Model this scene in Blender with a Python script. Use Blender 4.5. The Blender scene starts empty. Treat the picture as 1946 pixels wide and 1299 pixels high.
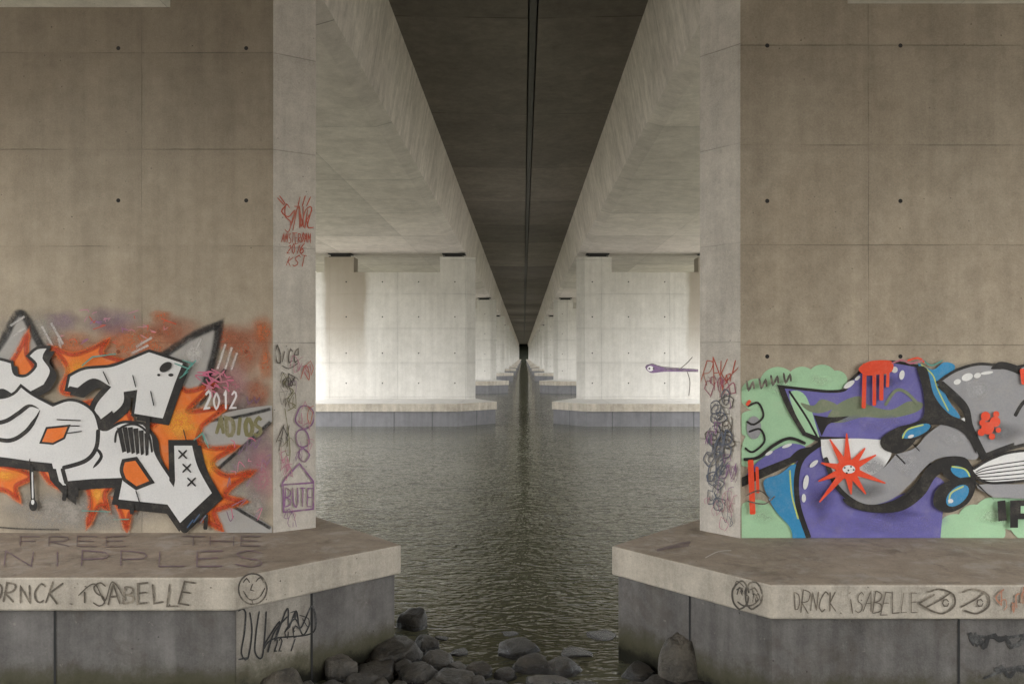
import bpy, bmesh, math, random
from mathutils import Vector, noise
random.seed(7)
scene=bpy.context.scene
COL=scene.collection
F=1600.0; VX=995.0; VY=675.0; CZ=2.56
def lin(r,g,b):
    f=lambda c:(c/255/12.92 if c/255<=.04045 else ((c/255+.055)/1.055)**2.4)
    return (f(r),f(g),f(b),1)
# ---------------------------------------------------------------- node helper
class NG:
    def __init__(s,name):
        s.m=bpy.data.materials.new(name); s.m.use_nodes=True
        s.nt=s.m.node_tree; s.nt.nodes.clear()
        s.out=s.nt.nodes.new('ShaderNodeOutputMaterial')
        s.bs=s.nt.nodes.new('ShaderNodeBsdfPrincipled')
        s.nt.links.new(s.bs.outputs[0],s.out.inputs[0])
        s.pos=s.nt.nodes.new('ShaderNodeNewGeometry').outputs['Position']
        sp=s.nt.nodes.new('ShaderNodeSeparateXYZ'); s.nt.links.new(s.pos,sp.inputs[0])
        s.x,s.y,s.z=sp.outputs
    def put(s,sock,v):
        if isinstance(v,bpy.types.NodeSocket): s.nt.links.new(v,sock)
        else: sock.default_value=v
    def m_(s,op,a,b=0.0,c=None,clamp=False):
        n=s.nt.nodes.new('ShaderNodeMath'); n.operation=op; n.use_clamp=clamp
        s.put(n.inputs[0],a); s.put(n.inputs[1],b)
        if c is not None: s.put(n.inputs[2],c)
        return n.outputs[0]
    def vec(s,x,y,z):
        n=s.nt.nodes.new('ShaderNodeCombineXYZ')
        for i,v in enumerate((x,y,z)): s.put(n.inputs[i],v)
        return n.outputs[0]
    def svec(s,k):
        n=s.nt.nodes.new('ShaderNodeVectorMath'); n.operation='MULTIPLY'
        s.put(n.inputs[0],s.pos); n.inputs[1].default_value=k
        return n.outputs[0]
    def noise(s,scale,detail=4,rough=.55,v=None,dist=0):
        n=s.nt.nodes.new('ShaderNodeTexNoise'); n.inputs['Scale'].default_value=scale
        n.inputs['Detail'].default_value=detail; n.inputs['Roughness'].default_value=rough
        n.inputs['Distortion'].default_value=dist
        s.put(n.inputs['Vector'],v if v is not None else s.pos)
        return n.outputs[0]
    def white(s,v):
        n=s.nt.nodes.new('ShaderNodeTexWhiteNoise'); s.put(n.inputs['Vector'],v); return n.outputs[0]
    def ramp(s,v,a,b,c=0.0,d=1.0):
        n=s.nt.nodes.new('ShaderNodeMapRange'); s.put(n.inputs[0],v)
        for i,t in enumerate((a,b,c,d)): n.inputs[i+1].default_value=t
        n.interpolation_type='SMOOTHSTEP'
        return n.outputs[0]
    def mix(s,f,a,b,mode='MIX'):
        n=s.nt.nodes.new('ShaderNodeMix'); n.data_type='RGBA'; n.blend_type=mode
        s.put(n.inputs[0],f); s.put(n.inputs[6],a); s.put(n.inputs[7],b)
        return n.outputs[2]
    def bump(s,h,strength,dist):
        n=s.nt.nodes.new('ShaderNodeBump'); s.put(n.inputs['Height'],h)
        n.inputs['Strength'].default_value=strength; n.inputs['Distance'].default_value=dist
        s.nt.links.new(n.outputs[0],s.bs.inputs['Normal'])
    def line(s,coord,origin,period,width):
        t=s.m_('DIVIDE',s.m_('SUBTRACT',coord,origin),period)
        fr=s.m_('FRACT',t)
        d=s.m_('MULTIPLY',s.m_('MINIMUM',fr,s.m_('SUBTRACT',1.0,fr)),period)
        return s.ramp(d,width*.3,width,1,0), s.m_('FLOOR',t)

def concrete(name,c1,c2,zl=None,xl=None,yl=None,mott=.5,streak=.35,stain=None,algae=False,pit=.6,linek=.3,topdark=0.0,panelvar=.07,dirt=0.0,grain=.5,blot=.0,worn=0.0):
    g=NG(name)
    n1=g.noise(.55,4,.62); n2=g.noise(5,7,.78); n3=g.noise(1,4,.65,g.svec((6,6,.35)))
    n4=g.noise(75,2,.8)
    f=g.m_('MULTIPLY_ADD',g.ramp(n1,.3,.7),.5,g.m_('MULTIPLY',n2,.5))
    col=g.mix(f,c1,c2)
    v=g.m_('MULTIPLY_ADD',g.m_('SUBTRACT',n3,.5),streak,1.0)
    v=g.m_('MULTIPLY_ADD',g.m_('SUBTRACT',n2,.5),mott,v)
    v=g.m_('MULTIPLY_ADD',g.m_('SUBTRACT',n4,.5),grain,v)
    if blot:
        nb=g.noise(1.5,6,.68,g.svec((1,1,.7)),.5)
        v=g.m_('MULTIPLY_ADD',g.m_('SUBTRACT',g.ramp(nb,.36,.64),.5),blot,v)
    brk=g.ramp(g.noise(1.3,2),.36,.6,.1,1)
    hs=None; cells=[]
    for (c,sp) in ((g.z,zl),(g.x,xl),(g.y,yl)):
        if sp:
            wob=g.m_('MULTIPLY_ADD',g.m_('SUBTRACT',n2,.5),.012,c)
            l,cell=g.line(wob,sp[0],sp[1],sp[2]); cells.append(cell)
            l=g.m_('MULTIPLY',l,brk)
            v=g.m_('MULTIPLY',v,g.m_('MULTIPLY_ADD',l,-linek,1.0))
            l2,_=g.line(wob,sp[0]-.02,sp[1],sp[2]*9)
            v=g.m_('MULTIPLY',v,g.m_('MULTIPLY_ADD',g.m_('MULTIPLY',l2,n2),-.08,1.0))
            hs=l if hs is None else g.m_('MAXIMUM',hs,l)
        else: cells.append(0.0)
    w=g.white(g.vec(cells[0],cells[1],cells[2]))
    v=g.m_('MULTIPLY',v,g.m_('MULTIPLY_ADD',w,panelvar,1-panelvar/2))
    vo=g.nt.nodes.new('ShaderNodeTexVoronoi'); vo.inputs['Scale'].default_value=11; g.put(vo.inputs['Vector'],g.pos)
    pk=g.m_('MULTIPLY',g.ramp(vo.outputs['Distance'],.04,.09,1,0),g.ramp(n2,.45,.6))
    v=g.m_('MULTIPLY',v,g.m_('MULTIPLY_ADD',pk,-pit,1.0))
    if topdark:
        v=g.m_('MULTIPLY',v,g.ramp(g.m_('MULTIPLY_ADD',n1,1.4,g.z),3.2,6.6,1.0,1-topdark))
    col=g.mix(1.0,col,g.vec(v,v,v),'MULTIPLY')
    if dirt:
        nd=g.noise(2.6,7,.7,None,.6)
        col=g.mix(g.m_('MULTIPLY',g.ramp(nd,.52,.66),dirt),col,(.085,.07,.055,1))
        nl=g.noise(14,3,.7)
        col=g.mix(g.m_('MULTIPLY',g.ramp(nl,.66,.74),dirt*.8),col,(.36,.33,.29,1))
    if worn:
        nw=g.noise(3.4,7,.75,None,.4)
        col=g.mix(g.m_('MULTIPLY',g.ramp(nw,.5,.64),worn),col,(.38,.35,.31,1))
    if stain:
        for (xa,xb,sc,amt) in stain:
            e=g.m_('MULTIPLY_ADD',g.m_('SUBTRACT',g.noise(1.6,3,.5,g.svec((1,1,.3))),.5),.4,g.x)
            s1=g.m_('MULTIPLY',g.ramp(e,xa-.12,xa+.12),g.ramp(e,xb-.12,xb+.12,1,0))
            s1=g.m_('MULTIPLY',s1,g.ramp(g.m_('MULTIPLY_ADD',n1,1.5,g.z),2.4,5.0,.12,1))
            col=g.mix(g.m_('MULTIPLY',s1,amt),col,sc)
    if algae:
        zz=g.m_('MULTIPLY_ADD',g.m_('SUBTRACT',n2,.5),.28,g.z)
        col=g.mix(g.ramp(zz,.18,.38,.85,0),col,(.06,.056,.026,1))
        col=g.mix(g.ramp(zz,.08,.20,.92,0),col,(.012,.012,.009,1))
        g.put(g.bs.inputs['Roughness'],g.ramp(zz,.1,.3,.3,.85))
    else: g.bs.inputs['Roughness'].default_value=.88
    g.put(g.bs.inputs['Base Color'],col)
    h=g.m_('ADD',g.m_('MULTIPLY',n2,.6),g.m_('MULTIPLY',n4,.25))
    h=g.m_('MULTIPLY_ADD',pk,-.5,h)
    if hs is not None: h=g.m_('MULTIPLY_ADD',hs,-.5,h)
    g.bump(h,.6,.012)
    g.bs.inputs['Specular IOR Level'].default_value=.25
    return g.m

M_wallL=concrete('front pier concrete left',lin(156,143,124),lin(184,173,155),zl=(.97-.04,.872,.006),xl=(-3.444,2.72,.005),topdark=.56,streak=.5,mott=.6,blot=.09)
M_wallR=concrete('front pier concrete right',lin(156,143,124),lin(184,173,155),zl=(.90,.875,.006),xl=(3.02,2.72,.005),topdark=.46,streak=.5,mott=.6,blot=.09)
M_nose=concrete('pier nose concrete',lin(188,181,170),lin(212,206,197),zl=(.93,.872,.006),mott=.7,streak=.6,topdark=.25,blot=.09)  # paler base colour carries the brighter light on the pier's end faces
ST=lin(146,136,121)
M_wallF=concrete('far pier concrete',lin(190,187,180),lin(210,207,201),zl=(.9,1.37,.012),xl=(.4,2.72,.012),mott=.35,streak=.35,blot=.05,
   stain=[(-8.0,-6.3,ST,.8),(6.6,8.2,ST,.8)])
M_cap=concrete('plinth cap concrete',lin(162,153,139),lin(192,184,171),mott=.8,streak=.9,pit=.9,blot=.12)
M_top=concrete('plinth top concrete',lin(126,113,98),lin(154,142,127),mott=.9,streak=.2,pit=.9,dirt=.4,worn=.5)
M_panel=concrete('plinth panel concrete',lin(92,89,87),lin(114,111,108),mott=.9,streak=1.3,algae=True,dirt=.4,blot=.2)
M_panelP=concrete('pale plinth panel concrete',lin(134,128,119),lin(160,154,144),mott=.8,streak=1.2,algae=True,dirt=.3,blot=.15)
M_panelF=concrete('far plinth panel concrete',lin(108,107,109),lin(130,129,131),mott=.4,streak=.5,blot=.08)
M_soffit=concrete('deck soffit concrete',lin(196,187,183),lin(220,212,208),yl=(15.1,4.6,.02),xl=(-4.2,3.1,.006),mott=.5,streak=.0,linek=.5,panelvar=.24,blot=.14)
M_web=concrete('deck web concrete',lin(190,181,176),lin(218,210,204),yl=(13.0,9.2,.02),mott=.7,streak=.8,linek=.35,blot=.12)
M_ceil=concrete('deck cantilever concrete',lin(104,97,92),lin(130,123,116),yl=(13.9,5.55,.02),mott=.6,streak=.3,panelvar=.45,linek=.6,blot=.14)  # dark base colour stands in for weak light up there, besides brown soot
def plain(name,c,rough=.8,var=.3,sc=4,metal=0):
    g=NG(name); n=g.noise(sc,6,.6)
    col=g.mix(1.0,c,g.vec(*[g.m_('MULTIPLY_ADD',g.m_('SUBTRACT',n,.5),var*2,1.0)]*3),'MULTIPLY')
    g.put(g.bs.inputs['Base Color'],col); g.bs.inputs['Roughness'].default_value=rough
    g.bs.inputs['Metallic'].default_value=metal; g.bump(n,.3,.01); return g.m
M_hole=plain('tie hole shadow',(.012,.01,.009,1))
M_bear=plain('bearing rubber',(.02,.02,.02,1))
M_dark=plain('joint dark steel',(.015,.014,.013,1),.6)
M_strip=plain('joint filler strip',(.10,.095,.088,1),.8)
M_joint=plain('panel joint',(.02,.02,.02,1))
M_jointF=plain('far panel joint',(.07,.07,.07,1))
# ---------------------------------------------------------------- mesh helpers
def mkobj(name,verts,faces,mats,midx=None,parent=None,loc=(0,0,0)):
    me=bpy.data.meshes.new(name); me.from_pydata([tuple(v) for v in verts],[],faces)
    for m in mats: me.materials.append(m)
    if midx:
        for p,i in zip(me.polygons,midx): p.material_index=i
    me.update()
    o=bpy.data.objects.new(name,me); COL.objects.link(o); o.location=loc
    if parent: o.parent=parent
    return o
class MB:
    def __init__(s): s.v=[];s.f=[];s.m=[]
    def prism(s,plan,z0,z1,mi=0,sidem=None,topm=None,bottom=True):
        n=len(plan); a=sum(plan[i][0]*plan[(i+1)%n][1]-plan[(i+1)%n][0]*plan[i][1] for i in range(n))
        if a<0: plan=plan[::-1]
        b=len(s.v)
        s.v+=[(x,y,z0) for x,y in plan]+[(x,y,z1) for x,y in plan]
        for i in range(n):
            j=(i+1)%n; s.f.append((b+i,b+j,b+n+j,b+n+i))
            s.m.append(sidem(plan[i],plan[j]) if sidem else mi)
        s.f.append(tuple(b+n+i for i in range(n))); s.m.append(mi if topm is None else topm)
        if bottom: s.f.append(tuple(b+n-1-i for i in range(n))); s.m.append(mi)
    def disc(s,c,r,mi,n=10):
        b=len(s.v)
        s.v+=[(c[0]+r*math.cos(2*math.pi*i/n),c[1],c[2]+r*math.sin(2*math.pi*i/n)) for i in range(n)]
        s.f.append(tuple(range(b,b+n))); s.m.append(mi)
    def quad(s,p,mi):
        b=len(s.v); s.v+=p; s.f.append((b,b+1,b+2,b+3)); s.m.append(mi)
def empty(name,loc=(0,0,0)):
    o=bpy.data.objects.new(name,None); o.empty_display_size=.3; COL.objects.link(o); o.location=loc; return o
def inset(plan,d):
    n=len(plan); a=sum(plan[i][0]*plan[(i+1)%n][1]-plan[(i+1)%n][0]*plan[i][1] for i in range(n))
    if a<0: plan=plan[::-1]
    out=[]
    for i in range(n):
        p0=Vector(plan[i-1]);p1=Vector(plan[i]);p2=Vector(plan[(i+1)%n])
        e1=(p1-p0).normalized();e2=(p2-p1).normalized()
        n1=Vector((-e1.y,e1.x));n2=Vector((-e2.y,e2.x)); m=(n1+n2); m=m/ (m.dot(n1))
        q=p1+m*d; out.append((q.x,q.y))
    return out
# ---------------------------------------------------------------- piers
def build_pier(sgn,wall,plinth,ztop,zshelf,wmat,nose,ped_in,ped2,holes,joints,y0,label,first,cap=.245,pale=None):
    cx=sum(p[0] for p in wall)/len(wall); base=(cx,y0,0)
    L=lambda pl:[(x-cx,y-y0) for x,y in pl]
    root=empty('bridge_pier',base); root['label']=label; root['category']='bridge pier'
    root['group']='concrete piers carrying the bridge decks'
    corner=wall[1]
    mb=MB(); fy=wall[0][1]-y0
    def sm(a,b): return 0 if abs(a[1]-b[1])<1e-6 and abs(a[0]-b[0])>.5 else 1
    mb.prism(L(wall),ztop,zshelf,0,sm)
    xe=corner[0]+sgn*ped_in
    ped=[(xe,wall[1][1])]+list(wall[1:-1])+[(xe,wall[-2][1])]
    mb.prism(L(ped),zshelf,6.50,0,sm,bottom=False)
    p2=[(ped2[0],wall[1][1]),(ped2[1],wall[1][1]),(ped2[1],wall[-2][1]),(ped2[0],wall[-2][1])]
    mb.prism(L(p2),zshelf,6.50,0,bottom=False)
    for (hx,hz) in holes:
        mb.disc((hx-cx,fy-.002,hz),.019 if first else .028,2)
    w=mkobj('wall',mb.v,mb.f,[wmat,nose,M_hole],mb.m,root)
    mb=MB()
    pl=plinth
    mb.prism(L(pl),ztop-cap,ztop,0,topm=1)
    c=mkobj('plinth',mb.v,mb.f,[M_cap,M_top if first else M_wallF],mb.m,root)
    if first:
        bv=c.modifiers.new('b','BEVEL'); bv.width=.015; bv.segments=2; bv.limit_method='ANGLE'; bv.angle_limit=math.radians(20)
    mb=MB(); lo=inset(pl,.045)
    mb.prism(L(lo),-1.5,ztop-cap+.01,0)
    def side(ia,ib,t,push):
        A=Vector(plinth[ia]);B=Vector(plinth[ib])
        e=(B-A).normalized(); nrm=Vector((e.y,-e.x))
        mid=Vector((cx,y0+.9)); P=A+(B-A)*t
        if (P+nrm-mid).length<(P-nrm-mid).length: nrm=-nrm
        return P-nrm*.045+nrm*push-Vector((cx,y0)),e
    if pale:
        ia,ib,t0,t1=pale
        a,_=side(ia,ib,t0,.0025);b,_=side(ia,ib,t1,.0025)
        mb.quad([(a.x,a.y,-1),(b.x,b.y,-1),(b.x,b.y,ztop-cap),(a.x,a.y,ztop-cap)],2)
    for (ia,ib,t) in joints:
        P,e=side(ia,ib,t,.004); w2=e*(.008 if first else .012)
        a=P-w2;b=P+w2
        mb.quad([(a.x,a.y,-1),(b.x,b.y,-1),(b.x,b.y,ztop-cap),(a.x,a.y,ztop-cap)],1)
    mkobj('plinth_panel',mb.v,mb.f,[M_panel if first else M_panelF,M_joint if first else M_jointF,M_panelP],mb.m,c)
    for xc in ((corner[0]+sgn*(ped_in/2)), (ped2[0]+ped2[1])/2):
        mb=MB(); 
        for (hw,z0,z1) in ((.42,6.50,6.54),(.34,6.54,6.62),(.46,6.62,6.655)):
            mb.prism([(xc-cx-hw,fy+.06),(xc-cx+hw,fy+.06),(xc-cx+hw,fy+.66),(xc-cx-hw,fy+.66)],z0,z1,0)
        mkobj('bearing',mb.v,mb.f,[M_bear],mb.m,root)
    return root,w,c
def px(x,y,d): return ((x-VX)*d/F,CZ+(VY-y)*d/F)
WL=[(-8.9,7.60),(-2.26,7.60),(-1.933,7.83),(-2.04,8.2),(-2.3,8.43),(-8.9,8.43)]
PL=[(-9.6,6.08),(-2.083,6.08),(-1.034,7.13),(-2.49,8.9),(-9.6,8.9),(-10.6,7.5)]
WR=[(8.9,7.378),(1.90,7.378),(1.614,7.71),(1.73,8.1),(2.0,8.35),(8.9,8.35)]
PR=[(9.6,5.885),(1.729,5.885),(.74,7.09),(2.28,8.9),(9.6,8.9),(10.6,7.4)]
hl=[px(x,y,7.60) for x in (-261,-18,225,468) for y in (92,381,668,955)]
hr=[px(x,y,7.378) for x in (1458,1711,1965,2219) for y in (87,382,677,965)]
def jt(P,ia,ib,pxs):
    out=[]
    A=P[ia];B=P[ib]
    for x in pxs:
        k=(x-VX)/F
        t=(k*A[1]-A[0])/((B[0]-A[0])-k*(B[1]-A[1])); out.append((ia,ib,t))
    return out
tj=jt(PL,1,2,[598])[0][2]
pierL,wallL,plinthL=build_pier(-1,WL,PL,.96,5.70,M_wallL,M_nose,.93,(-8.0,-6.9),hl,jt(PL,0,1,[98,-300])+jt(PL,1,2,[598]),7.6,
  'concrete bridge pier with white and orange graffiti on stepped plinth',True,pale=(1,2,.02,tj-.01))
pierR,wallR,plinthR=build_pier(1,WR,PR,.96,5.64,M_wallR,M_nose,.94,(7.0,8.1),hr,jt(PR,0,1,[1828,2200])+jt(PR,1,2,[1304]),7.378,
  'concrete bridge pier with purple, grey and green graffiti on stepped plinth',True)
NP=15; S=26.1
far=[]
for sgn in (-1,1):
    y0=33.7
    if sgn<0:
        W=[(-9.5,y0),(-2.275,y0),(-1.94,y0+.25),(-2.04,y0+.62),(-2.3,y0+.86),(-9.5,y0+.86)]
        P=[(-10.0,30.3),(-2.38,30.3),(-1.01,31.7),(-2.6,35.6),(-10.0,35.6),(-11,33.5)]
        ped2=(-7.98,-6.8)
    else:
        W=[(9.5,y0),(2.45,y0),(2.13,y0+.25),(2.23,y0+.62),(2.5,y0+.86),(9.5,y0+.86)]
        P=[(10.0,30.3),(2.27,30.3),(1.07,31.7),(2.6,35.6),(10.0,35.6),(11,33.5)]
        ped2=(7.0,8.1)
    hs=[(sgn*(2.75+1.45*i),z) for i in range(5) for z in (5.5,4.1,2.65,1.45)]
    js=[(0,1,t) for t in (.12,.3,.5,.7,.88)]+[(1,2,.5)]
    lab='pale concrete bridge pier standing in water on plinth'
    r,w,c=build_pier(sgn,W,P,.82,5.89,M_wallF,M_wallF,1.07,ped2,hs,js,y0,lab,False,.28)
    far.append((r,w,c))
    for n in range(1,NP-1):
        def cp(o,par):
            q=o.copy(); COL.objects.link(q); q.parent=par
            for ch in [c for c in o.children]: cp(ch,q)
            return q
        q=cp(r,None); q.location.y+=S*n
# ---------------------------------------------------------------- decks
def deck(sec,mats,label,y0=-14,y1=432):
    n=len(sec); mb=MB(); ys=[y0+ (y1-y0)*i/60 for i in range(61)]
    for y in ys: mb.v+=[(x,y-y0,z) for x,z in sec]
    for k in range(60):
        for i in range(n):
            j=(i+1)%n; a=k*n
            mb.f.append((a+i,a+j,a+n+j,a+n+i)); mb.m.append(mats[i])
    mb.f.append(tuple(range(n))); mb.m.append(0); mb.f.append(tuple(60*n+i for i in range(n))[::-1]); mb.m.append(0)
    me=mkobj('bridge_deck',mb.v,mb.f,[M_soffit,M_web,M_ceil],mb.m,None,(0,y0,0))
    bm=bmesh.new(); bm.from_mesh(me.data); bmesh.ops.recalc_face_normals(bm,faces=bm.faces); bm.to_mesh(me.data); bm.free()
    me['label']=label; me['category']='bridge deck'; me['group']='parallel bridge decks'
    return me
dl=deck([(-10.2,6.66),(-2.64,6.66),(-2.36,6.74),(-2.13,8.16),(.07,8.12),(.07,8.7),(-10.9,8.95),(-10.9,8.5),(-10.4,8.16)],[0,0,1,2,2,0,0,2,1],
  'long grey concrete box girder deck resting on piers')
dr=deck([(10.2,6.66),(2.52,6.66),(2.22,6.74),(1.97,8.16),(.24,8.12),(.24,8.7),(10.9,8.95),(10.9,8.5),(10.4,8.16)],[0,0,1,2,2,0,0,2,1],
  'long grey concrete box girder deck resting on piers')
def longbox(name,x0,x1,z0,z1,mat,lab,cat):
    mb=MB(); mb.prism([(x0,0),(x1,0),(x1,446),(x0,446)],z0,z1,0)
    o=mkobj(name,mb.v,mb.f,[mat],mb.m,None,(0,-14,0)); o['label']=lab; o['category']=cat; return o
longbox('joint_cover',.055,.255,8.705,8.74,M_dark,'dark steel cover strip closing the gap between decks','cover strip')
longbox('joint_filler',.10,.21,8.128,8.22,M_strip,'grey filler strip running along the gap between decks','joint strip')
# ---------------------------------------------------------------- water, ground
def water():
    g=NG('river water')
    a=g.noise(4.4,2,.5,g.svec((.7,1.1,1)),.5); b=g.noise(13,1,.5,g.svec((.75,1.2,1)),.3); c=g.noise(.3,2,.5); d=g.noise(1.2,1,.5)
    a=g.m_('SUBTRACT',1.0,g.m_('POWER',g.m_('ABSOLUTE',g.m_('MULTIPLY',g.m_('SUBTRACT',a,.5),2.4)),1.35))
    h=g.m_('ADD',g.m_('MULTIPLY',a,.60),g.m_('MULTIPLY',b,.30)); h=g.m_('MULTIPLY_ADD',d,.4,h); h=g.m_('MULTIPLY',h,g.ramp(c,.3,.7,.75,1.1))
    g.bump(h,1.0,.040)
    g.put(g.bs.inputs['Base Color'],(.086,.086,.054,1)); g.bs.inputs['Roughness'].default_value=.03
    g.bs.inputs['IOR'].default_value=1.40
    return g.m
o=mkobj('water',[(-900,0,0),(900,0,0),(900,1500,0),(-900,1500,0)],[(0,1,2,3)],[water()]); o['kind']='structure'
def terrain(name,ys,prof,xs,mat,amp):
    v=[];f=[]
    for iy,y in enumerate(ys):
        for x in xs:
            v.append((x,y,prof(y)+amp*noise.noise(Vector((x*.6,y*.6,3)))*(1 if prof(y)>-1 else .3)))
    nx=len(xs)
    for i in range(len(ys)-1):
        for j in range(nx-1): f.append((i*nx+j,i*nx+j+1,(i+1)*nx+j+1,(i+1)*nx+j))
    o=mkobj(name,v,f,[mat]); o['kind']='structure'
    for p in o.data.polygons: p.use_smooth=True
    return o
def gmat(name,c1,c2,sc):
    g=NG(name); n=g.noise(sc,8,.65); g.put(g.bs.inputs['Base Color'],g.mix(g.ramp(n,.3,.7),c1,c2)); g.bs.inputs['Roughness'].default_value=.9; g.bump(n,.8,.05); return g.m
xs=[-900,-300,-100,-40]+[-20+i for i in range(41)]+[40,100,300,900]
def pf(y):
    if y>4.8: return -.5-(y-4.8)*.4
    if y>0: return -.5+(4.8-y)*.32
    if y>-14: return 1.04+(-y)*.08
    return 2.2
terrain('river_bank',[-300,-60,-20]+[-16+i*.6 for i in range(41)],pf,xs,gmat('bank gravel',(.20,.185,.16,1),(.34,.32,.28,1),3),.12)
terrain('far_bank',[405,412,420,440,600,1400],lambda y:-1 if y<407 else (5 if y<415 else (11 if y<425 else 13)),[-900,-400,-200,-100,-50,-20,0,20,50,100,200,400,900],gmat('far bank scrub',(.012,.014,.008,1),(.03,.034,.018,1),.3),.8)
mb=MB(); mb.prism([(-10,-13.4),(10,-13.4),(10,-12.2),(-10,-12.2)],0,8.05,0)
o=mkobj('bridge_abutment',mb.v,mb.f,[M_wallL],mb.m); o['label']='plain concrete abutment wall under the bridge decks'; o['category']='abutment'
# ---------------------------------------------------------------- rocks
def rockmat(name,k):
    g=NG(name); n=g.noise(6,8,.74); n2=g.noise(40,3,.6); n0=g.noise(1.7,2)
    C=lambda *c:tuple(x*k for x in c)+(1,)
    col=g.mix(g.ramp(n,.32,.68),C(.020,.017,.012),C(.115,.098,.074))
    col=g.mix(g.ramp(n0,.4,.6,0,.5),col,C(.060,.056,.048))
    zz=g.m_('MULTIPLY_ADD',n,.07,g.z)
    w=g.ramp(zz,.055,.115,1,0)
    col=g.mix(g.m_('MULTIPLY',w,.85),col,(.007,.006,.005,1))
    g.put(g.bs.inputs['Base Color'],col); g.put(g.bs.inputs['Roughness'],g.ramp(w,0,1,.42,.18))
    g.bump(g.m_('ADD',n,g.m_('MULTIPLY',n2,.35)),1.0,.045); return g.m
MR=rockmat('wet rock',.62); MR2=rockmat('pale rock',1.3)
rocks=[(783,1190,60,44),(742,1254,120,58),(808,1236,52,36),(832,1264,68,38),(652,1288,68,52),(712,1284,94,36),(794,1292,94,46),(854,1306,96,44),
(907,1280,58,30),(982,1238,82,32),(1007,1270,70,34),(1064,1272,86,32),(1048,1304,108,32),(688,1310,64,40),(724,1314,42,32),(535,1320,78,60),(942,1308,68,24),
(1140,1206,66,11),(970,1203,34,8),(1296,1300,92,106),(1212,1284,66,32),(1262,1314,110,34),(1214,1322,64,34),(1338,1322,94,38),(226,1314,44,22),
(872,1240,36,12),(1094,1240,66,14),(622,1328,68,42),(840,1212,28,8),(785,1342,110,38),(1000,1322,68,30),(900,1338,84,34),(1110,1306,56,20),
(762,1280,50,32),(870,1276,48,26),(900,1312,52,34),(668,1320,46,32),(756,1320,48,32),(822,1326,58,38),(962,1286,48,24),(584,1328,52,40),(700,1262,46,26)]
for i,(cx,by,w,h) in enumerate(rocks):
    d=CZ*F/(by-VY); ww=w*d/F; tall=(i==19)
    dep=ww*(.36 if tall else .5)
    hh=(h*d/F-dep*.24)*1.0; hh=max(hh,.02)
    bm=bmesh.new(); bmesh.ops.create_icosphere(bm,subdivisions=4,radius=1)
    sd=Vector((i*3.1,i*7.7,i*1.3)); rnd=random.Random(i+11)
    planes=[(Vector((rnd.uniform(-1,1),rnd.uniform(-1,1),rnd.uniform(-.2,.9))).normalized(),rnd.uniform(.66,.88) if not tall else rnd.uniform(.86,.97)) for _ in range(10)]
    planes.append((Vector((rnd.uniform(-.3,.3),rnd.uniform(-.4,.0),1)).normalized(),.6 if not tall else .9))
    for v in bm.verts:
        p=v.co.copy()
        p.z=math.copysign(abs(p.z)**(.62 if not tall else .6),p.z)
        for nn,dd in planes:
            t=p.dot(nn)-dd
            if t>0: p-=nn*t*.85
        p*=1+.08*noise.noise(p*1.6+sd)+.04*noise.noise(p*5+sd)+.02*noise.noise(p*14+sd)
        v.co=p
    mx=max(v.co.x for v in bm.verts); mz=max(v.co.z for v in bm.verts); mn=min(v.co.x for v in bm.verts)
    for v in bm.verts:
        v.co.x*=ww/(mx-mn); v.co.y*=dep; v.co.z*=(hh/mz) if v.co.z>0 else .25
    me=bpy.data.meshes.new('rock'); bm.to_mesh(me); bm.free(); me.materials.append(MR2 if tall or i in (4,12,15) else MR)
    for p in me.polygons: p.use_smooth=True
    o=bpy.data.objects.new('rock',me); COL.objects.link(o); o.location=((cx-VX)*d/F,d,-.005)
    o['label']=('tall rounded pale grey boulder leaning against the plinth' if tall else 'wet brown grey boulder at the water edge'); o['category']='rock'; o['group']='boulders at the water edge'
# ---------------------------------------------------------------- graffiti engine
PM={}
def paint(name,rgb,wear=.25,soft=False,under=None):
    if name in PM: return PM[name]
    g=NG('paint '+name); n=g.noise(7,6,.7); n2=g.noise(1.6,3); n3=g.noise(70,2,.7)
    c=lin(*rgb); u=under or lin(160,150,134)
    v=g.m_('MULTIPLY_ADD',g.m_('SUBTRACT',n2,.5),.4,1.0); v=g.m_('MULTIPLY_ADD',g.m_('SUBTRACT',n3,.5),.34,v); v=g.m_('MULTIPLY_ADD',g.m_('SUBTRACT',n,.5),.28,v)
    col=g.mix(1.0,c,g.vec(v,v,v),'MULTIPLY')
    wf=g.ramp(g.m_('MULTIPLY_ADD',n3,.35,n),.62,.95,wear*.35,min(1,wear*2.2))
    col=g.mix(wf,col,u)
    g.put(g.bs.inputs['Base Color'],col); g.bs.inputs['Roughness'].default_value=.62; g.bs.inputs['Specular IOR Level'].default_value=.3
    g.bump(n3,.25,.004)
    if soft:
        at=g.nt.nodes.new('ShaderNodeAttribute'); at.attribute_name='fade'
        a=g.m_('MULTIPLY',g.m_('POWER',at.outputs['Fac'],1.3),g.ramp(g.m_('MULTIPLY_ADD',n3,.5,n),.45,1.0,.35,1))
        g.put(g.bs.inputs['Alpha'],g.m_('MULTIPLY',a,soft,clamp=True))
    PM[name]=g.m; return g.m
def crom(pts,closed=False,step=5):
    n=len(pts); out=[]
    P=[Vector((p[0],p[1])) for p in pts]; sh=[len(p)>2 for p in pts]
    rng=range(n if closed else n-1)
    for i in rng:
        p1=P[i];p2=P[(i+1)%n]
        p0=P[i-1] if (closed or i>0) and not sh[i] else p1
        p3=P[(i+2)%n] if (closed or i+2<n) and not sh[(i+1)%n] else p2
        k=max(1,int((p2-p1).length/step)); k=min(k,24)
        for j in range(k):
            t=j/k
            out.append(.5*((2*p1)+(p2-p0)*t+(2*p0-5*p1+4*p2-p3)*t*t+(3*p1-p0-3*p2+p3)*t**3))
    if not closed: out.append(P[-1])
    return out
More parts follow.
